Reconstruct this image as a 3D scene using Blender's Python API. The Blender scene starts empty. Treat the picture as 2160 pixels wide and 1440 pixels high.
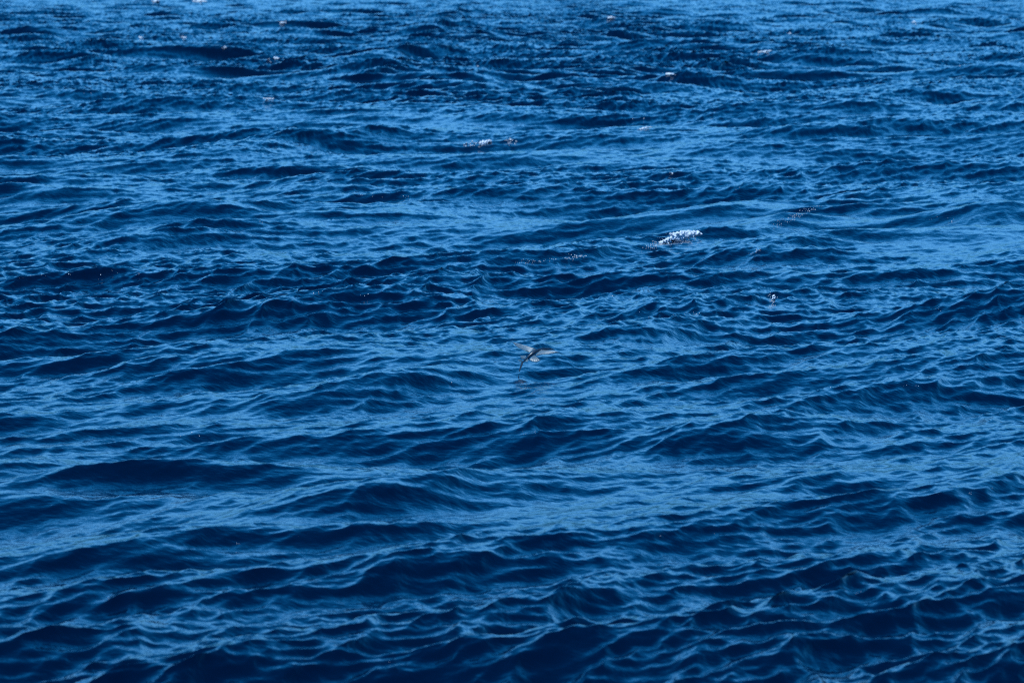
import bpy, bmesh, math, random
import numpy as np

S = bpy.context.scene
COL = S.collection
R = math.radians
RND = random.Random(7)
NP = np.random.default_rng(11)

# ------------------------------------------------------------------ camera
PXW, PXH = 2160.0, 1440.0            # frame the wave crests below were measured in
HFOV = R(12.0)
FPX = (PXW / 2) / math.tan(HFOV / 2)
HORIZON = -60.0
TILT = math.atan((PXH / 2 - HORIZON) / FPX)
CAM_H = 2.88
CAM = (0.0, 0.0, CAM_H)
cd = bpy.data.cameras.new('camera')
cam = bpy.data.objects.new('camera', cd)
COL.objects.link(cam)
cam.location = CAM
cam.rotation_euler = (R(90) - TILT, 0, 0)
cd.sensor_width = 36.0
cd.lens = 18.0 / math.tan(HFOV / 2)
cd.clip_start = 0.1
cd.clip_end = 30000
cd.dof.use_dof = True
cd.dof.focus_distance = 39.0
cd.dof.aperture_fstop = 7.5
S.camera = cam

# ------------------------------------------------------------------ sky, sun, exposure
SUN_EL, SUN_AZ = 52.0, 205.0         # azimuth clockwise from +Y: behind the camera, a little left
w = bpy.data.worlds.new('World')
S.world = w
w.use_nodes = True
nt = w.node_tree
bg = nt.nodes['Background']
sky = nt.nodes.new('ShaderNodeTexSky')
sky.sky_type = 'NISHITA'
sky.sun_disc = False
sky.sun_elevation = R(SUN_EL)
sky.sun_rotation = R(SUN_AZ)
sky.altitude = 0
sky.air_density = 1.0
sky.dust_density = 0.3
sky.ozone_density = 3.0
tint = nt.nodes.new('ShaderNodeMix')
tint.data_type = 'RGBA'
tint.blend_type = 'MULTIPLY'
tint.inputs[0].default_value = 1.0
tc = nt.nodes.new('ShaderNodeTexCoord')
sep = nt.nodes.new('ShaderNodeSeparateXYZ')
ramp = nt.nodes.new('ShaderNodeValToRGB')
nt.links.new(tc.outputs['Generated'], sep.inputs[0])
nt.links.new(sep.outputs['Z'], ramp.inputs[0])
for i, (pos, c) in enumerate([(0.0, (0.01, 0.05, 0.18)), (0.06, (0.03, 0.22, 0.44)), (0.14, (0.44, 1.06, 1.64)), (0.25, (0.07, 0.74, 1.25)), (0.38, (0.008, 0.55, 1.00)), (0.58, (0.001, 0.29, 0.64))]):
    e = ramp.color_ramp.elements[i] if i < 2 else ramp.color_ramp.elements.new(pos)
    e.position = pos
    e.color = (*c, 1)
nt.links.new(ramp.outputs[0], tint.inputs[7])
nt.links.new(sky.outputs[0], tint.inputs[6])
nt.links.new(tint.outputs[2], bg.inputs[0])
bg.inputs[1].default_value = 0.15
sl = bpy.data.lights.new('sun', 'SUN')
sl.energy = 4.2
sl.angle = R(0.5)
sl.color = (0.84, 0.95, 1.0)
sun = bpy.data.objects.new('sun', sl)
COL.objects.link(sun)
sun.location = (-20, -40, 60)
az = R(SUN_AZ)
sdir = (math.sin(az) * math.cos(R(SUN_EL)), math.cos(az) * math.cos(R(SUN_EL)), math.sin(R(SUN_EL)))
from mathutils import Vector
sun.rotation_euler = Vector(sdir).to_track_quat('Z', 'Y').to_euler()
S.view_settings.view_transform = 'Standard'
S.view_settings.look = 'None'
S.view_settings.exposure = -0.05
S.view_settings.gamma = 1.0
S.cycles.use_denoising = False
S.cycles.filter_width = 1.1
S.cycles.max_bounces = 4
S.cycles.sample_clamp_direct = 12
S.cycles.sample_clamp_indirect = 4

# ------------------------------------------------------------------ pixel <-> world
CT, ST = math.cos(TILT), math.sin(TILT)


def ray(u, v):
    a = (u - PXW / 2) / FPX
    b = (PXH / 2 - v) / FPX
    return np.array((a, CT + b * ST, -ST + b * CT))


def ground(u, v, z=0.0):
    d = ray(u, v)
    t = (z - CAM_H) / d[2]
    return d[0] * t, d[1] * t


def at_depth(u, v, y):
    """point on the sight line of a pixel at forward distance y"""
    d = ray(u, v)
    t = y / d[1]
    return np.array((d[0] * t, y, CAM_H + d[2] * t))


def project(x, y, z):
    cy = y * CT - (z - CAM_H) * ST
    cz = y * ST + (z - CAM_H) * CT
    return PXW / 2 + FPX * x / cy, PXH / 2 - FPX * cz / cy


# ------------------------------------------------------------------ tags and materials
def tag(o, label=None, cat=None, group=None, kind=None):
    if label: o['label'] = label
    if cat: o['category'] = cat
    if group: o['group'] = group
    if kind: o['kind'] = kind
    return o


def mat(name, color, rough=0.5, **kw):
    m = bpy.data.materials.new(name)
    m.use_nodes = True
    p = m.node_tree.nodes['Principled BSDF']
    p.inputs['Base Color'].default_value = (*color, 1)
    p.inputs['Roughness'].default_value = rough
    for k, v in kw.items():
        p.inputs[k.replace('_', ' ')].default_value = v
    return m


def water_mat():
    m = mat('sea_water', (0.0001, 0.0050, 0.021), 0.05, IOR=1.333)
    t = m.node_tree
    p = t.nodes['Principled BSDF']
    geo = t.nodes.new('ShaderNodeNewGeometry')
    mp = t.nodes.new('ShaderNodeMapping')
    mp.inputs['Rotation'].default_value = (0, 0, R(WIND - 90))
    mp.inputs['Scale'].default_value = (14.0, 16.0, 14.0)
    n1 = t.nodes.new('ShaderNodeTexNoise')
    n1.inputs['Scale'].default_value = 1.0
    n1.inputs['Detail'].default_value = 3.0
    b = t.nodes.new('ShaderNodeBump')
    b.inputs['Strength'].default_value = 0.42
    b.inputs['Distance'].default_value = 0.012
    t.links.new(geo.outputs['Position'], mp.inputs[0])
    t.links.new(mp.outputs[0], n1.inputs['Vector'])
    t.links.new(n1.outputs[0], b.inputs['Height'])
    t.links.new(b.outputs[0], p.inputs['Normal'])
    return m


# ------------------------------------------------------------------ the sea: spectrum
WIND = -38.0          # heading of the waves, degrees from +X (to the right and towards the camera)


def tile(L, N, lam_lo, lam_hi, slope, spread, seed, peak=None):
    """periodic patch of choppy sea; slope = rms slope of the band"""
    g = np.random.default_rng(seed)
    k1 = np.fft.fftfreq(N, 1.0 / N) * 2 * math.pi / L
    kx, ky = np.meshgrid(k1, k1, indexing='ij')
    k = np.hypot(kx, ky)
    k[0, 0] = 1
    lam = 2 * math.pi / k
    dirc = (kx * math.cos(R(WIND)) + ky * math.sin(R(WIND))) / k
    amp = k ** -2.0 * (0.04 + np.abs(dirc) ** spread * (dirc > 0))
    if peak:
        amp *= np.exp(-0.6 * (lam / peak) ** 2)
    sm = lambda e0, e1, q: np.clip((q - e0) / (e1 - e0), 0, 1)
    band = sm(lam_lo * 0.8, lam_lo * 1.2, lam) * (1 - sm(lam_hi * 0.8, lam_hi * 1.2, lam))
    amp = amp * band
    amp[0, 0] = 0
    H = (g.standard_normal((N, N)) + 1j * g.standard_normal((N, N))) * amp
    f = lambda q: np.real(np.fft.ifft2(q)) * N * N
    h = f(H)
    dx = f(1j * H * kx / k)
    dy = f(1j * H * ky / k)
    sx = f(1j * H * kx)
    sy = f(1j * H * ky)
    s = slope / math.sqrt(np.mean(sx ** 2 + sy ** 2))
    return L, N, (h * s).astype(np.float32), (dx * s).astype(np.float32), (dy * s).astype(np.float32), lam_lo


def sample(T, x, y, rot=0.0):
    L, N = T[0], T[1]
    c, s_ = math.cos(rot), math.sin(rot)
    fx = ((x * c + y * s_) / L % 1.0) * N
    fy = ((-x * s_ + y * c) / L % 1.0) * N
    ix = fx.astype(np.int32); iy = fy.astype(np.int32)
    ax = (fx - ix).astype(np.float32); ay = (fy - iy).astype(np.float32)
    ix %= N; iy %= N
    jx = (ix + 1) % N; jy = (iy + 1) % N
    out = []
    for F in T[2:5]:
        out.append((F[ix, iy] * (1 - ax) + F[jx, iy] * ax) * (1 - ay) + (F[ix, jy] * (1 - ax) + F[jx, jy] * ax) * ay)
    return out[0], out[1] * c - out[2] * s_, out[1] * s_ + out[2] * c


# crests seen in the photograph: ([(u, v) ...], height in px of the steep face turned to the camera)
CRESTS = [
    ([(200, 512), (330, 490), (460, 462), (520, 438), (590, 430), (650, 446), (720, 462)], 40),
    ([(740, 414), (800, 407), (850, 408), (890, 424)], 24),
    ([(50, 450), (110, 438), (150, 440), (200, 455)], 24),
    ([(-60, 385), (0, 383), (60, 390), (130, 402)], 30),
    ([(360, 300), (400, 288), (440, 288), (480, 300)], 22),
    ([(700, 398), (760, 382), (820, 366), (880, 374), (930, 384)], 24),
    ([(-60, 598), (0, 589), (100, 579), (160, 572), (250, 571), (320, 579), (400, 595)], 34),
    ([(590, 622), (650, 612), (700, 602), (760, 611), (870, 619), (960, 634), (1040, 652)], 42),
    ([(700, 584), (760, 566), (840, 553), (900, 560), (980, 576)], 26),
    ([(360, 668), (450, 662), (560, 664), (620, 672)], 16),
    ([(480, 360), (560, 354), (640, 358)], 13),
    ([(280, 272), (350, 266), (420, 270)], 12),
    ([(600, 150), (660, 143), (740, 150)], 14),
    ([(-20, 150), (60, 146), (120, 152)], 16),
    ([(1290, 405), (1345, 394), (1395, 374), (1418, 364), (1460, 376), (1530, 388)], 26),
    ([(1510, 402), (1560, 395), (1615, 405)], 17),
    ([(1060, 560), (1100, 554), (1200, 545), (1300, 531), (1380, 510), (1440, 488), (1500, 483), (1600, 478), (1680, 455), (1760, 420), (1830, 407), (1900, 414), (2000, 431), (2100, 436)], 20),
    ([(1470, 528), (1540, 522), (1600, 519), (1680, 500), (1740, 482), (1790, 490), (1850, 512)], 50),
    ([(1910, 462), (1960, 456), (2010, 459), (2070, 472)], 14),
    ([(1450, 455), (1520, 444), (1580, 446)], 14),
    ([(1130, 615), (1200, 602), (1270, 604), (1320, 612)], 20),
    ([(1300, 664), (1360, 653), (1430, 650), (1500, 660)], 24),
    ([(1370, 625), (1410, 608), (1455, 594), (1500, 612)], 22),
    ([(1240, 770), (1300, 738), (1360, 706), (1420, 684), (1480, 665), (1560, 640), (1625, 617), (1660, 628), (1710, 640)], 22),
    ([(1220, 716), (1290, 694), (1350, 712)], 28),
    ([(2060, 566), (2110, 546), (2200, 532)], 40),
    ([(1790, 590), (1850, 576), (1900, 569), (1970, 590)], 26),
    ([(1920, 658), (1975, 647), (2020, 652), (2080, 668)], 17),
    ([(1900, 74), (2000, 68), (2120, 64)], 14),
    ([(1900, 142), (1960, 132), (2010, 134), (2060, 147)], 18),
    ([(1800, 162), (1850, 145), (1920, 122), (1980, 118)], 10),
    ([(-30, 786), (40, 765), (140, 750), (240, 747), (330, 764), (420, 776), (510, 765), (560, 768), (620, 786)], 52),
    ([(260, 858), (310, 848), (370, 845), (430, 853), (480, 866)], 22),
    ([(480, 856), (540, 842), (620, 832), (700, 828), (760, 830)], 34),
    ([(-60, 960), (0, 962), (60, 985), (150, 988), (230, 978), (300, 972), (420, 974), (520, 980), (640, 1000)], 62),
    ([(360, 926), (385, 915), (412, 911), (445, 922)], 15),
    ([(430, 955), (480, 936), (540, 955)], 20),
    ([(-60, 1050), (40, 1036), (110, 1040), (190, 1062)], 44),
    ([(460, 1150), (500, 1142), (560, 1132), (650, 1129), (760, 1136), (850, 1142)], 22),
    ([(120, 1192), (220, 1176), (330, 1165), (440, 1178)], 26),
    ([(20, 1272), (120, 1258), (200, 1256), (290, 1268)], 48),
    ([(590, 1222), (700, 1204), (780, 1198), (860, 1206), (940, 1228)], 52),
    ([(330, 1290), (390, 1272), (440, 1290), (500, 1325)], 30),
    ([(680, 1358), (780, 1338), (860, 1330)], 30),
    ([(840, 1368), (940, 1340), (1040, 1334), (1150, 1330), (1250, 1342), (1380, 1366)], 62),
    ([(-60, 1352), (60, 1348), (160, 1362)], 50),
    ([(-40, 884), (30, 874), (80, 880)], 20),
    ([(1270, 806), (1320, 780), (1380, 760), (1450, 758), (1550, 750), (1620, 768)], 40),
    ([(950, 920), (1010, 912), (1120, 914), (1200, 920), (1290, 918)], 24),
    ([(1600, 856), (1680, 840), (1750, 822), (1850, 811), (1930, 824)], 36),
    ([(1140, 902), (1200, 886), (1260, 879), (1350, 886)], 34),
    ([(1600, 912), (1650, 894), (1710, 908)], 22),
    ([(1520, 808), (1585, 797), (1640, 806)], 20),
    ([(1900, 798), (1970, 810), (2040, 800)], 18),
    ([(1340, 932), (1420, 920), (1510, 912), (1640, 928)], 30),
    ([(1600, 1122), (1660, 1100), (1720, 1074), (1820, 1060), (1880, 1045), (2000, 1038), (2100, 1030), (2200, 1028)], 46),
    ([(1340, 1156), (1400, 1128), (1480, 1120), (1580, 1120)], 42),
    ([(1740, 1292), (1780, 1268), (1840, 1234), (1890, 1216), (1950, 1236), (2060, 1262), (2120, 1290)], 80),
    ([(1980, 1090), (2070, 1068), (2140, 1088)], 28),
    ([(1180, 1276), (1260, 1258), (1350, 1248)], 24),
    ([(1060, 1200), (1140, 1184), (1230, 1172)], 28),
    ([(1940, 1408), (2040, 1394), (2180, 1390)], 44),
    ([(1700, 1012), (1780, 992), (1900, 984)], 20),
    ([(1560, 1385), (1660, 1364), (1800, 1350)], 30),
    ([(1700, 1200), (1760, 1186), (1830, 1192)], 22),
    ([(700, 862), (820, 826), (950, 790), (1090, 746), (1180, 722), (1260, 700)], 30),
    ([(1000, 1330), (1150, 1282), (1300, 1250), (1420, 1222)], 30),
    ([(700, 1090), (860, 1060), (1000, 1030), (1120, 1012)], 26),
    ([(300, 1420), (420, 1396), (560, 1404)], 40),
]


def seg_interp(us, vs, uq):
    """monotone-ish smooth interpolation (Catmull-Rom) of v over u"""
    us = np.array(us, float); vs = np.array(vs, float)
    m = np.gradient(vs, us)
    i = np.clip(np.searchsorted(us, uq) - 1, 0, len(us) - 2)
    h = us[i + 1] - us[i]
    t = (uq - us[i]) / h
    return ((2 * t ** 3 - 3 * t ** 2 + 1) * vs[i] + (t ** 3 - 2 * t ** 2 + t) * h * m[i]
            + (-2 * t ** 3 + 3 * t ** 2) * vs[i + 1] + (t ** 3 - t ** 2) * h * m[i + 1]), m[i]


Q = 1.25
tF = np.linspace(-0.128, 0.128, int(1480 * Q))
g = 0.128 + np.cumsum(np.concatenate([np.linspace(0.0003, 0.0007, 250), np.linspace(0.0012, 0.07, 46)]))
tcol = np.concatenate([-g[::-1], tF, g])
yF = 16.5 * np.exp(np.arange(0, math.log(520 / 16.5), 0.00165 / Q))
yN = np.linspace(1.5, 16.5, 160)[:-1]
yR = yF[-1] * np.exp(np.linspace(0, math.log(9000 / yF[-1]), 260))[1:]
yrow = np.concatenate([yN, yF, yR])
NC, NR = len(tcol), len(yrow)
T_, Y = np.meshgrid(tcol, yrow)
X = T_ * Y
dt = np.gradient(tcol); dyr = np.gradient(yrow)
SPX = dt[None, :] * Y
SPY = np.repeat(dyr[:, None], NC, 1)
SP = np.maximum(SPX, SPY * 0.6)

Z = np.zeros_like(X, dtype=np.float32)
DX = np.zeros_like(Z); DY = np.zeros_like(Z)

# long waves: a random sea of the right spectrum, conditioned (kriging) so that its
# steep faces and smooth backs stand where the photographed ones do
BRIGHT = [
    [(900, 545), (1000, 535), (1100, 528), (1240, 515)], [(330, 872), (430, 880), (540, 886), (660, 880)],
    [(160, 552), (250, 548)], [(480, 530), (620, 545)], [(600, 1165), (750, 1168), (900, 1150), (1000, 1130)],
    [(1020, 1095), (1150, 1075), (1300, 1055), (1420, 1050), (1560, 1050)], [(880, 1302), (980, 1290), (1080, 1268)],
    [(1850, 1005), (1960, 985), (2080, 965)], [(60, 690), (200, 700)], [(1150, 850), (1060, 862)],
    [(20, 830), (120, 850), (220, 880)], [(760, 480), (900, 470)], [(420, 250), (560, 245)], [(1180, 470), (1320, 462)],
    [(1050, 640), (1180, 650)], [(1700, 560), (1650, 600)], [(200, 225), (260, 230)], [(1300, 990), (1450, 1000)],
]


def conditioned_tile(L, N, slope, seed):
    g = np.random.default_rng(seed)
    k1 = np.fft.fftfreq(N, 1.0 / N) * 2 * math.pi / L
    kx, ky = np.meshgrid(k1, k1, indexing='ij')
    k = np.hypot(kx, ky); k[0, 0] = 1
    lam = 2 * math.pi / k
    dirc = (kx * math.cos(R(WIND)) + ky * math.sin(R(WIND))) / k
    half = (dirc > 0)
    amp = k ** -2.4 * (0.07 + np.abs(dirc) ** 4.0) * half
    amp = amp * np.exp(-0.6 * (lam / 8.0) ** 2) * np.clip((lam - 0.42) / 0.16, 0, 1)
    amp[0, 0] = 0
    var = 2 * np.sum((amp * k) ** 2) / 2
    amp = amp * slope / math.sqrt(np.sum((amp * k) ** 2))
    sel = np.where(amp.ravel() > amp.max() * 1e-4)[0]
    ka, kb, kk, sg = (q.ravel()[sel].astype(np.float32) for q in (kx, ky, k, amp))
    # field = sum a cos(k.x) + b sin(k.x), a, b ~ N(0, sg)
    a = g.standard_normal(len(sel)).astype(np.float32) * sg * 0.60
    b = g.standard_normal(len(sel)).astype(np.float32) * sg * 0.60
    # constraint list: u, v of the crest above, offset in y from it, wanted slope, tolerance
    con = []
    for pts, thick in CRESTS:
        us = [p[0] for p in pts]; vs = [p[1] for p in pts]
        ymid = ground(0, sum(vs) / len(vs))[1]
        step = max(36.0, thick * 1.5)
        n = max(3, int((us[-1] - us[0]) / step) + 1)
        for u in np.linspace(us[0], us[-1], n):
            v, m = seg_interp(us, vs, np.array([u]))
            d0 = ground(u, v[0])[1]
            if d0 > 88: continue
            q = (u - us[0]) / (us[-1] - us[0])
            w = 0.25 + 0.75 * math.sin(math.pi * min(max(q, 0), 1)) ** 0.7
            th = thick * w * d0 / FPX
            dep = CAM_H / d0
            sl = FACE / (1 + 0.6 * math.tan(min(1.2, math.atan(abs(m[0]) / dep)) ) * 0.5)
            Wf = th / (sl + dep)
            hc = min(0.22, 0.02 + 0.62 * th)
            big = Wf > 0.30
            con.append((u, v[0], -0.5 * Wf, sl * (0.4 + 0.6 * w), 0.02 if big else 0.05, hc, 0))
            if big:
                con.append((u, v[0], 0.0, 0.0, 0.04, hc, 0))
            con.append((u, v[0], 0.0, hc, 0.02, hc, 1))
            if w > 0.6 and big:
                con.append((u, v[0], 0.75 * Wf, -0.12, 0.05, hc, 0))
                con.append((u, v[0], -1.7 * Wf, -0.04, 0.08, hc, 0))
    for pl in BRIGHT:
        for i in range(len(pl) - 1):
            for q in (0.0, 0.5):
                u = pl[i][0] * (1 - q) + pl[i + 1][0] * q; v = pl[i][1] * (1 - q) + pl[i + 1][1] * q
                con.append((u, v, 0.0, -0.07, 0.03, 0.0, 0))
                con.append((u, v, 0.0, 0.0, 0.006, 0.0, 1))
    con = np.array(con)
    D = np.array([ray(u, v) for u, v in con[:, :2]])
    t = (con[:, 5] - CAM_H) / D[:, 2]
    bx, by = D[:, 0] * t, D[:, 1] * t + con[:, 2]
    off = np.zeros((len(con), 2))
    ish = con[:, 6] > 0.5
    # covariance of height and of y-slope as tables over the distance vector
    M2 = 2 * N
    P = np.zeros((N, N)); P.ravel()[sel] = sg ** 2
    def table(q):
        big = np.zeros((M2, M2), complex); h2 = N // 2
        big[:h2, :h2] = q[:h2, :h2]; big[-h2:, :h2] = q[-h2:, :h2]; big[:h2, -h2:] = q[:h2, -h2:]; big[-h2:, -h2:] = q[-h2:, -h2:]
        return (np.real(np.fft.ifft2(big)) * M2 * M2).astype(np.float32)
    Chh, Cy, Cyy = table(P), table(1j * ky * P), table(-ky ** 2 * P)
    def look(F, dx_, dy_):
        fx = (dx_ / L % 1.0) * M2; fy = (dy_ / L % 1.0) * M2
        i = fx.astype(int); j = fy.astype(int); p = fx - i; q = fy - j
        i %= M2; j %= M2; i1 = (i + 1) % M2; j1 = (j + 1) % M2
        return (F[i, j] * (1 - p) + F[i1, j] * p) * (1 - q) + (F[i, j1] * (1 - p) + F[i1, j1] * p) * q
    def cosin(f, qx, qy):
        """run f over blocks of constraints: f(C, S, slice)"""
        for i0 in range(0, len(qx), 200):
            sl_ = slice(i0, i0 + 200)
            ph = np.outer(qx[sl_], ka) + np.outer(qy[sl_], kb)
            f(np.cos(ph), np.sin(ph), sl_)
    NIT = 3
    for it in range(NIT):
        px = (bx - off[:, 0]).astype(np.float32); py = (by - off[:, 1]).astype(np.float32)
        dX = px[:, None] - px[None, :]; dY = py[:, None] - py[None, :]
        hi, hj = ish[:, None], ish[None, :]
        K = np.where(hi & hj, look(Chh, dX, dY), np.where(hi & ~hj, -look(Cy, dX, dY), np.where(~hi & hj, look(Cy, dX, dY), -look(Cyy, dX, dY)))).astype(np.float64)
        K[np.diag_indices_from(K)] += con[:, 4] ** 2
        r0 = np.zeros(len(con), np.float32)
        def f1(C, Sn, sl_):
            m = ish[sl_]
            r0[sl_] = np.where(m, C @ a + Sn @ b, C @ (b * kb) - Sn @ (a * kb))
        cosin(f1, px, py)
        w32 = np.linalg.solve(K, con[:, 3] - r0).astype(np.float32)
        ga = np.zeros(len(ka), np.float32); gb = np.zeros(len(ka), np.float32)
        def f2(C, Sn, sl_):
            wh = w32[sl_] * ish[sl_]; ws = w32[sl_] * ~ish[sl_]
            ga[:] += wh @ C - (ws @ Sn) * kb
            gb[:] += wh @ Sn + (ws @ C) * kb
        cosin(f2, px, py)
        a2 = a + sg ** 2 * ga; b2 = b + sg ** 2 * gb
        r1 = con[:, 3] - r0 - (K @ w32 - con[:, 4] ** 2 * w32)
        res = np.abs(w32 * con[:, 4] ** 2)
        print('it', it, len(con), len(sel), 'resid slope', res[~ish].mean(), 'h', res[ish].mean(), 'lin', np.abs(r1).mean(), flush=True)
        if it == NIT - 1: break
        wx = np.zeros(len(con)); wy = np.zeros(len(con))
        def f3(C, Sn, sl_):
            wx[sl_] = C @ (b2 * ka / kk) - Sn @ (a2 * ka / kk)
            wy[sl_] = C @ (b2 * kb / kk) - Sn @ (a2 * kb / kk)
        cosin(f3, px, py)
        off = (0.3 * off + 0.7 * CHOP * np.stack([wx, wy], 1)) if it else CHOP * np.stack([wx, wy], 1) * 0.8
    H = np.zeros(N * N, complex)
    H[sel] = (a2 - 1j * b2)
    H = H.reshape(N, N)
    f = lambda q: (np.real(np.fft.ifft2(q)) * N * N).astype(np.float32)
    h, dx, dy = f(H), f(1j * H * kx / k), f(1j * H * ky / k)
    print('sea conditioned', len(con), 'rms', h.std())
    # -d(sin)/.. sign: Re(i H e^{ikx}) = -(a sin) + b cos ; displacement as used below is minus this times CHOP
    return L, N, h, dx, dy, 0.5


FACE = 0.40
CHOP = 0.9
tiles = [
    (conditioned_tile(83.0, 1024, 0.18, 3), 0.0),
    (tile(13.7, 1024, 0.075, 0.54, 0.255, 3.5, 9), 0.16),
    (tile(3.7, 1024, 0.016, 0.075, 0.22, 3.0, 13), 0.25),
]
# slow patches of stronger and weaker small waves
patch = sample(tile(97.0, 256, 3.0, 30.0, 1.0, 0, 21), X, Y, 0.5)[0]
patch = patch / patch.std()
for i, (T, rot) in enumerate(tiles):
    h, dx, dy = sample(T, X, Y, rot)
    lam = T[5] * 1.8
    fade = np.clip(1.6 - SP * 2.4 / lam, (0.8, 0.7, 0.25)[i], 1).astype(np.float32)
    if i == 1:
        gy = np.gradient(Z, axis=0) / SPY
        calm = (1 - 1.2 * np.clip(gy - 0.08, 0, 0.3)).astype(np.float32)
    if i >= 1:
        fade = fade * calm
        fade = fade * np.clip(1.0 + 0.28 * patch, 0.5, 1.4).astype(np.float32)
    gust = (1 + (1.0, 1.5, 2.0)[i] * np.clip((Y - 50) / 110, 0, 1)).astype(np.float32)     # windier farther out
    fade = fade * gust
    Z += h * fade
    DX += dx * fade * (CHOP, 0.85, 0.8)[i]
    DY += dy * fade * (CHOP, 0.85, 0.8)[i]
X = X + DX
Y = Y + DY


def grid_mesh(name, X, Y, Z):
    nr, nc = X.shape
    me = bpy.data.meshes.new(name)
    nv = nr * nc
    co = np.empty((nv, 3), np.float32)
    co[:, 0] = X.ravel(); co[:, 1] = Y.ravel(); co[:, 2] = Z.ravel()
    idx = np.arange(nv, dtype=np.int32).reshape(nr, nc)
    q = np.stack([idx[:-1, :-1], idx[:-1, 1:], idx[1:, 1:], idx[1:, :-1]], -1).reshape(-1, 4)
    nf = len(q)
    me.vertices.add(nv); me.vertices.foreach_set('co', co.ravel())
    me.loops.add(nf * 4); me.loops.foreach_set('vertex_index', q.ravel())
    me.polygons.add(nf)
    me.polygons.foreach_set('loop_start', np.arange(0, nf * 4, 4, dtype=np.int32))
    me.polygons.foreach_set('use_smooth', np.ones(nf, dtype=bool))
    me.update(calc_edges=True)
    return me


sea = bpy.data.objects.new('sea_water', grid_mesh('sea_water', X, Y, Z))
COL.objects.link(sea)
sea.data.materials.append(water_mat())
tag(sea, 'deep blue wind-ruffled open sea reaching to the horizon', None, None, 'structure')

# ------------------------------------------------------------------ which bit of water a sight line meets
CELL = 4
PU, PV = project(X, Y, Z)
ok = (PU > -40) & (PU < PXW + 40) & (PV > -56) & (PV < PXH + 40) & (Y > 8)
iu = ((PU[ok] + 40) / CELL).astype(int); iv = ((PV[ok] + 60) / CELL).astype(int)
NU = int((PXW + 120) / CELL)
key = iv * NU + iu
pts3 = np.stack([X[ok], Y[ok], Z[ok]], 1)
order = np.lexsort((pts3[:, 1], key))
ks, first = np.unique(key[order], return_index=True)
VIS = dict(zip(ks.tolist(), order[first].tolist()))
del PU, PV, iu, iv, key, order


def water_at(u, v):
    for r in range(0, 6):
        for dv in range(-r, r + 1):
            for du in range(-r, r + 1):
                if max(abs(du), abs(dv)) != r: continue
                k = (int((v + 60) / CELL) + dv) * NU + int((u + 40) / CELL) + du
                if k in VIS: return pts3[VIS[k]]
    return None


# ------------------------------------------------------------------ foam
_b = bmesh.new()
bmesh.ops.create_icosphere(_b, subdivisions=1, radius=1.0)
_b.verts.ensure_lookup_table()
ICO_V = np.array([v.co[:] for v in _b.verts]); ICO_F = [[v.index for v in f.verts] for f in _b.faces]
_b.free()

foam_mat = mat('foam', (0.66, 0.76, 0.86), 0.5, IOR=1.33)
t = foam_mat.node_tree
n = t.nodes.new('ShaderNodeTexNoise'); n.inputs['Scale'].default_value = 160; n.inputs['Detail'].default_value = 2
bp = t.nodes.new('ShaderNodeBump'); bp.inputs['Strength'].default_value = 0.4; bp.inputs['Distance'].default_value = 0.004
t.links.new(n.outputs[0], bp.inputs['Height'])
t.links.new(bp.outputs[0], t.nodes['Principled BSDF'].inputs['Normal'])


def froth(spots, place=None):
    """rough little blobs sitting on the water: spots = [(u, v, size in frame px)]"""
    V, F, n0 = [], [], 0
    for u, v, s in spots:
        p = place(u, v) if place else water_at(u, v)
        if p is None: continue
        r = s * p[1] / FPX
        sc = r * NP.uniform(0.7, 1.3, 3) * np.array((1.15, 1.15, 0.8))
        th = RND.uniform(0, 6.28); c, sn = math.cos(th), math.sin(th)
        q = (ICO_V * (1 + 0.18 * NP.standard_normal((len(ICO_V), 1)))) * sc
        q = np.stack([q[:, 0] * c - q[:, 1] * sn, q[:, 0] * sn + q[:, 1] * c, q[:, 2]], 1)
        q += p + np.array((RND.uniform(-1, 1), RND.uniform(-1, 1), 0.35)) * r
        V.append(q); F += [[n0 + i for i in f] for f in ICO_F]; n0 += len(q)
    return np.concatenate(V), F


def link_foam(name, V, F, label, cat, group, kind):
    c0 = V.mean(0); c0[2] = V[:, 2].min()
    me = bpy.data.meshes.new(name)
    me.from_pydata((V - c0).tolist(), [], F)
    me.polygons.foreach_set('use_smooth', [True] * len(me.polygons))
    me.materials.append(foam_mat)
    o = bpy.data.objects.new(name, me); COL.objects.link(o); o.location = c0
    return tag(o, label, cat, group, kind)


FLECKS = []


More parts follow.
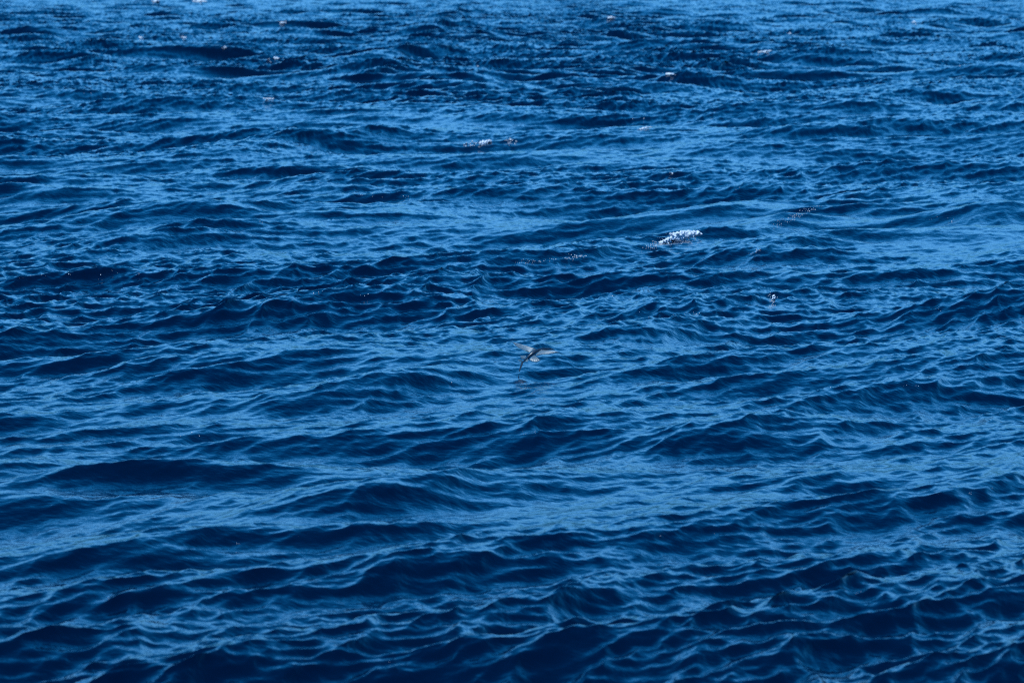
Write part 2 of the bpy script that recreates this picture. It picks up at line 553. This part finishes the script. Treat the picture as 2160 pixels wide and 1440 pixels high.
def whitecap(spots, label, group=None, loose=()):
    """one solid lump of froth: blobs fused into one skin; loose bits join the flecks"""
    FLECKS.extend(loose)
    # a breaking crest is one body: it stands along a straight base line on the water
    A = np.array(spots)
    b1, b0 = np.polyfit(A[:, 0], A[:, 1], 1) if A[:, 0].std() > 3 else (0.0, A[:, 1].mean())
    sv = (A[:, 1] - b1 * A[:, 0] - b0).std()
    us = np.linspace(*np.percentile(A[:, 0], [5, 95]), 15)
    ys = np.array([water_at(u, b0 + b1 * u + 0.9 * sv)[1] for u in us])
    ym = np.median(ys); ys = np.clip(ys, ym * 0.992, ym * 1.008)
    c1, c0_ = np.polyfit(us, ys, 1)
    V, F = froth(spots, lambda u, v: at_depth(u, v, c0_ + c1 * min(max(u, us[0]), us[-1])))
    size = sum(q[2] for q in spots) / len(spots) * V[:, 1].mean() / FPX
    c0 = V.mean(0)
    me = bpy.data.meshes.new('tmp'); me.from_pydata((V - c0).tolist(), [], F)
    o = bpy.data.objects.new('tmp', me); COL.objects.link(o)
    md = o.modifiers.new('r', 'REMESH'); md.mode = 'VOXEL'; md.voxel_size = size * 0.5
    dg = bpy.context.evaluated_depsgraph_get(); ev = o.evaluated_get(dg); m2 = ev.to_mesh()
    nv = len(m2.vertices)
    co = np.empty(nv * 3, np.float32); m2.vertices.foreach_get('co', co); co = co.reshape(-1, 3)
    polys = [list(p.vertices) for p in m2.polygons]
    ed = np.empty(len(m2.edges) * 2, np.int32); m2.edges.foreach_get('vertices', ed); ed = ed.reshape(-1, 2)
    ev.to_mesh_clear(); bpy.data.objects.remove(o); bpy.data.meshes.remove(me)
    lab = np.arange(nv)                                # keep the largest connected lump
    while True:
        l2 = lab.copy()
        np.minimum.at(l2, ed[:, 0], lab[ed[:, 1]]); np.minimum.at(l2, ed[:, 1], lab[ed[:, 0]])
        l2 = l2[l2]
        if (l2 == lab).all(): break
        lab = l2
    big = np.bincount(lab).argmax()
    keep = lab == big
    new = np.cumsum(keep) - 1
    P = [[int(new[i]) for i in p] for p in polys if keep[p[0]]]
    link_foam('foam_patch', co[keep] + c0, P, label, 'sea foam', group, None)


def patch_spots(cu, cv, eu, ev, slope, n, s, ragged=1.0):
    out = []
    while len(out) < n:
        a, b_ = RND.gauss(0, 0.5), RND.gauss(0, 0.5)
        if a * a + b_ * b_ > 1.2: continue
        out.append((cu + a * eu, cv - slope * a * eu + b_ * ev * (1 - 0.4 * a * ragged), s * RND.uniform(0.5, 1.3)))
    return out


sp = patch_spots(1438, 499, 36, 10, 0.22, 420, 2.6) + patch_spots(1446, 497, 30, 8, 0.15, 220, 3.4) + patch_spots(1400, 510, 18, 4, 0.33, 90, 1.7)
whitecap(sp, 'largest bright white breaking whitecap, right of centre above the flying fish',
         loose=patch_spots(1388, 514, 28, 6, 0.33, 240, 0.6) + patch_spots(1436, 500, 48, 14, 0.22, 200, 0.6))
whitecap(patch_spots(1630, 628, 7, 8, 0, 70, 1.5),
         'small white splash on the pointed crest below and right of the large whitecap', loose=patch_spots(1630, 632, 9, 14, 0, 40, 0.7))
whitecap(patch_spots(1026, 300, 22, 3.2, 0.3, 150, 2.0) + patch_spots(1044, 292, 9, 3.5, 0.3, 40, 2.0),
         'broken white froth on a wave straight above the fish, upper middle',
         loose=patch_spots(1076, 298, 14, 7, 0, 22, 1.2) + patch_spots(1000, 303, 22, 5, 0.2, 40, 1.0))
FLECKS += patch_spots(1212, 541, 26, 4, 0.12, 90, 0.75) + patch_spots(1130, 551, 50, 2.5, 0.1, 50, 0.6)
FLECKS += patch_spots(1680, 455, 55, 7, 0.42, 120, 0.6) + patch_spots(1595, 530, 16, 3.5, 0.25, 26, 0.6)
far = [
    (583, 124, 17, 4, 0.02, 60, 1.9, 'brightest flat whitecap of the upper left sea'),
    (597, 49, 8, 3, 0, 26, 1.8, 'small round whitecap above the flat one in the upper left sea'),
    (1290, 38, 9, 3.5, 0, 34, 1.9, 'bright small whitecap near the top edge, right of centre'),
    (1360, 271, 20, 3.5, 0.2, 50, 1.3, 'slanting pale whitecap midway above the large whitecap'),
    (1412, 157, 12, 3.5, 0, 34, 1.5, 'small pale whitecap above the slanting one, right of centre'),
    (566, 209, 13, 3.5, 0, 34, 1.4, 'dull greyish whitecap below the bright flat one at upper left'),
    (1610, 110, 24, 3, 0.15, 50, 1.4, 'long thin slanting whitecap in the upper right sea'),
    (1666, 71, 10, 3, -0.3, 26, 1.6, 'small whitecap just above the long thin one at upper right'),
    (330, 3, 11, 4, 0, 44, 2.3, 'left one of two bright whitecaps cut by the top edge'),
    (421, 3, 17, 3.5, 0, 50, 2.2, 'right one of two bright whitecaps cut by the top edge'),
    (297, 80, 5, 2.5, 0, 14, 1.7, 'left one of two small level whitecaps at upper left'),
    (389, 80, 6, 2.5, 0, 14, 1.7, 'right one of two small level whitecaps at upper left'),
    (1929, 47, 8, 2.5, 0, 18, 1.6, 'small whitecap near the top right corner'),
    (1415, 367, 6, 5, 0.2, 22, 1.1, 'tiny white tip on the pointed crest above the large whitecap'),
    (476, 101, 5, 2.5, 0, 9, 1.5, 'faint whitecap left of and above the bright flat one'),
]
for cu, cv, eu, ev, sl_, n_, s_, lab in far:
    whitecap(patch_spots(cu, cv, eu * 0.75, ev * 0.55, sl_, n_ * 2, s_ * 0.85), lab, 'whitecaps breaking on the farther waves',
             patch_spots(cu, cv, eu * 1.2, ev, sl_, 8, s_ * 0.5))

lines = [((755, 411), (868, 416), 22), ((20, 590), (110, 578), 12), ((130, 578), (300, 574), 18), ((205, 590), (215, 586), 3),
         ((655, 620), (680, 612), 8), ((740, 622), (780, 626), 5), ((535, 466), (560, 468), 4), ((1400, 655), (1480, 662), 14),
         ((1545, 398), (1560, 398), 5), ((1920, 458), (2010, 462), 12), ((1965, 650), (1985, 652), 7), ((1340, 650), (1420, 700), 5),
         ((380, 917), (425, 913), 8), ((958, 812), (964, 812), 2), ((1085, 910), (1135, 915), 8), ((490, 1146), (504, 1145), 4),
         ((626, 1130), (632, 1130), 1), ((1890, 1046), (1990, 1046), 7), ((2040, 1042), (2105, 1032), 6), ((1395, 1132), (1400, 1130), 2),
         ((1500, 1124), (1506, 1123), 2), ((1812, 1193), (1816, 1193), 2), ((1800, 1250), (1822, 1246), 7), ((225, 1259), (228, 1259), 2),
         ((1585, 871), (1590, 871), 2), ((1250, 1076), (1254, 1075), 1), ((1900, 815), (1960, 812), 6), ((1740, 818), (1800, 806), 5),
         ((1500, 255), (1504, 252), 1), ((1325, 250), (1360, 252), 4), ((985, 135), (1010, 140), 5), ((855, 202), (900, 204), 4),
         ((1985, 132), (2030, 138), 4), ((1895, 58), (1915, 60), 4), ((170, 199), (190, 197), 4), ((340, 62), (344, 44), 2),
         ((236, 19), (240, 19), 2), ((820, 1395), (824, 1395), 2), ((1700, 570), (1780, 560), 4), ((1290, 618), (1400, 690), 4)]
fs = []
for (u0, v0), (u1, v1), n_ in lines:
    for _ in range(int(n_ * 0.6 + 0.5)):
        q = RND.random()
        fs.append((u0 + (u1 - u0) * q + RND.gauss(0, 3), v0 + (v1 - v0) * q + RND.gauss(0, 2), RND.choice((0.3, 0.4, 0.5, 0.6, 0.95))))
V_, F_ = froth(fs + FLECKS)
link_foam('foam_flecks', V_, F_, 'scattered tiny white bubbles and droplets on the dark wave faces', None, None, 'stuff')

# ------------------------------------------------------------------ the flying fish
YF = water_at(1095, 786)[1]
MM = YF / FPX / 9.82                                   # one unit of the close-up drawing, in metres


def F3(cu, cv, dy=0.0):
    """close-up drawing point -> point beside the fish; dy metres away from the camera"""
    p0 = at_depth(1020 + cu / 9.82, 680 + cv / 9.82, YF)
    return Vector((p0[0], YF + dy, p0[2]))


root = bpy.data.objects.new('flying_fish', None); COL.objects.link(root)
ORG = F3(735, 1016); root.location = ORG
tag(root, 'small flying fish with dark back and spread pale wing-like fins gliding just above the waves', 'fish')


def part(name, verts, faces, mats, midx=None, parent=root, smooth=True):
    me = bpy.data.meshes.new(name)
    me.from_pydata([tuple(Vector(v) - ORG) for v in verts], [], faces)
    for m in mats: me.materials.append(m)
    if midx: me.polygons.foreach_set('material_index', midx)
    if smooth: me.polygons.foreach_set('use_smooth', [True] * len(me.polygons))
    me.update()
    o = bpy.data.objects.new(name, me); COL.objects.link(o); o.parent = parent
    return o


def fish_mat(name, a, b_, rough, scale, **kw):
    m = mat(name, a, rough, **kw)
    t = m.node_tree
    nn = t.nodes.new('ShaderNodeTexNoise'); nn.inputs['Scale'].default_value = scale
    mx = t.nodes.new('ShaderNodeMix'); mx.data_type = 'RGBA'
    mx.inputs[6].default_value = (*a, 1); mx.inputs[7].default_value = (*b_, 1)
    t.links.new(nn.outputs[0], mx.inputs[0]); t.links.new(mx.outputs[2], t.nodes['Principled BSDF'].inputs['Base Color'])
    return m


m_back = fish_mat('fish_back', (0.004, 0.012, 0.03), (0.02, 0.05, 0.09), 0.22, 120)
m_flank = fish_mat('fish_flank', (0.10, 0.17, 0.24), (0.25, 0.34, 0.42), 0.3, 160, Metallic=0.3)
m_belly = fish_mat('fish_belly', (0.22, 0.32, 0.40), (0.38, 0.48, 0.54), 0.3, 90)
m_web = fish_mat('fin_web', (0.03, 0.09, 0.15), (0.08, 0.16, 0.22), 0.3, 60, Alpha=0.7)
m_ray = fish_mat('fin_ray', (0.11, 0.19, 0.26), (0.26, 0.34, 0.41), 0.35, 80)
m_pale = fish_mat('pelvic_ray', (0.05, 0.11, 0.17), (0.12, 0.19, 0.25), 0.35, 80, Alpha=0.8)
m_dark = fish_mat('fin_dark', (0.01, 0.025, 0.05), (0.03, 0.06, 0.10), 0.35, 90)

spine = [(1482, 581, 2, .058), (1462, 574, 9, .056), (1425, 566, 16, .052), (1370, 560, 23, .046), (1300, 557, 29, .038), (1220, 560, 34, .028),
         (1130, 580, 39, .018), (1050, 618, 42, .008), (980, 668, 41, 0), (920, 724, 35, -.006), (870, 770, 26, -.010), (836, 800, 17, -.012), (814, 816, 12, -.013)]
NSEC = 16
bv, bf, bm_ = [], [], []
cen = [F3(a, b_, d) for a, b_, r, d in spine]
for i, (a, b_, r, d) in enumerate(spine):
    tan = (cen[min(i + 1, len(cen) - 1)] - cen[max(i - 1, 0)]).normalized()
    upv = Vector((0.25, -0.35, 0.9)); upv = (upv - tan * upv.dot(tan)).normalized()
    sd = tan.cross(upv)
    for k in range(NSEC):
        th = 2 * math.pi * k / NSEC
        bv.append(cen[i] + (upv * math.cos(th) * 1.0 + sd * math.sin(th) * 0.82) * r * MM)
for i in range(len(spine) - 1):
    for k in range(NSEC):
        k2 = (k + 1) % NSEC
        bf.append((i * NSEC + k, i * NSEC + k2, (i + 1) * NSEC + k2, (i + 1) * NSEC + k))
        c = math.cos(2 * math.pi * (k + 0.5) / NSEC)
        bm_.append(0 if c > 0.0 else (1 if c > -0.6 else 2))
bf.append(tuple(range(NSEC))[::-1]); bm_.append(0)
bf.append(tuple((len(spine) - 1) * NSEC + k for k in range(NSEC))); bm_.append(0)
body = part('body', bv, bf, [m_back, m_flank, m_belly], bm_)


def polyline(pts, q):
    """point at fraction q of a polyline of (cu, cv, dy)"""
    L_ = [math.hypot(pts[i + 1][0] - pts[i][0], pts[i + 1][1] - pts[i][1]) for i in range(len(pts) - 1)]
    s_ = q * sum(L_)
    for i, l in enumerate(L_):
        if s_ <= l or i == len(L_) - 1:
            f = min(1, s_ / max(l, 1e-9))
            return tuple(pts[i][j] * (1 - f) + pts[i + 1][j] * f for j in range(3))
        s_ -= l


def fin(name, rootl, outer, rays, arch=0.006, mats=(None, None), thick=0.0007):
    """a fan of stiff rays with thin web between them, from the root line to the outer edge"""
    mats = (mats[0] or m_web, mats[1] or m_ray)
    n_ = rays * 3; seg = 7
    vs, fs_, mi = [], [], []
    for side in (0, 1):
        for i in range(n_ + 1):
            q = i / n_
            isr = (i % 3 == 0)
            A, B = polyline(rootl, q), polyline(outer, q)
            for j in range(seg + 1):
                f = j / seg
                if isr is False: f2 = f * 0.975
                else: f2 = f
                p = F3(A[0] * (1 - f2) + B[0] * f2, A[1] * (1 - f2) + B[1] * f2, A[2] * (1 - f2) + B[2] * f2)
                p = p + Vector((0, -1, 0.3)) * (arch * math.sin(math.pi * f) + (0.0012 if isr else 0))
                if side: p = p + Vector((0, thick * 2, -thick))
                vs.append(p)
    off = (n_ + 1) * (seg + 1)
    for i in range(n_):
        for j in range(seg):
            a = i * (seg + 1) + j
            q4 = (a, a + 1, a + seg + 2, a + seg + 1)
            k = 1 if i % 3 == 0 else 0
            fs_.append(q4); mi.append(k)
            fs_.append(tuple(off + x for x in reversed(q4))); mi.append(k)
    ring = [j for j in range(seg + 1)] + [i * (seg + 1) + seg for i in range(1, n_ + 1)] + [n_ * (seg + 1) + j for j in range(seg - 1, -1, -1)] + [i * (seg + 1) for i in range(n_ - 1, 0, -1)]
    for a, b_ in zip(ring, ring[1:] + ring[:1]):
        fs_.append((b_, a, off + a, off + b_)); mi.append(1)
    return part(name, vs, fs_, list(mats), mi)


fin('pectoral_fin', [(1085, 552, .012), (1030, 585, .008), (960, 628, .002)],
    [(598, 422, .085), (640, 478, .075), (700, 524, .06), (775, 556, .045), (860, 592, .025), (940, 622, .010)], 9)
fin('pectoral_fin', [(1185, 572, .015), (1130, 620, .004), (1072, 676, -.004)],
    [(1566, 598, -.035), (1450, 630, -.03), (1345, 652, -.025), (1240, 652, -.018), (1160, 668, -.014), (1100, 692, -.010)], 9)
fin('pelvic_fin', [(1058, 672, -.008), (1030, 680, -.010)],
    [(1184, 776, -.05), (1135, 802, -.048), (1080, 813, -.045), (1010, 803, -.04), (942, 768, -.03)], 6, 0.002, (m_pale, m_web))
fin('pelvic_fin', [(880, 690, .004), (862, 745, .0)], [(762, 700, .03), (768, 730, .03), (800, 768, .02)], 4, 0.002)
fin('anal_fin', [(905, 752, -.014), (868, 782, -.014)], [(930, 768, -.03), (915, 806, -.03), (866, 804, -.024)], 3, 0.001)
# tail: a short raised lobe and the long lower lobe that sculls the water
tv, tf, tm = [], [], []
lobes = [([(832, 798), (806, 880), (775, 955), (745, 1018)], [(788, 800), (766, 880), (742, 955), (726, 1012)], -.012, -.012, 0),
         ([(800, 812), (770, 816), (738, 806), (706, 780)], [(800, 778), (775, 772), (742, 774), (704, 777)], -.012, .03, 1)]
for Ra, La, d0, d1, k in lobes:
    base = len(tv)
    for side in (0, 1):
        for i in range(4):
            d = d0 + (d1 - d0) * i / 3
            for pt in (Ra[i], La[i]):
                tv.append(F3(pt[0], pt[1], d + (0.002 if side else -0.002)))
    for i in range(3):
        a = base + 2 * i
        tf += [(a, a + 1, a + 3, a + 2), (a + 8, a + 10, a + 11, a + 9), (a, a + 2, a + 10, a + 8), (a + 1, a + 9, a + 11, a + 3)]
        tm += [k] * 4
    tf += [(base, base + 8, base + 9, base + 1), (base + 6, base + 7, base + 15, base + 14)]; tm += [k] * 2
part('tail_fin', tv, tf, [m_dark, m_web], tm, smooth=False)
# eye on the near side of the head
ec = F3(1405, 569, .034)
part('eye', [ec + Vector(v) * 0.0042 for v in ICO_V], ICO_F, [mat('fish_eye', (0.02, 0.02, 0.025), 0.1)])
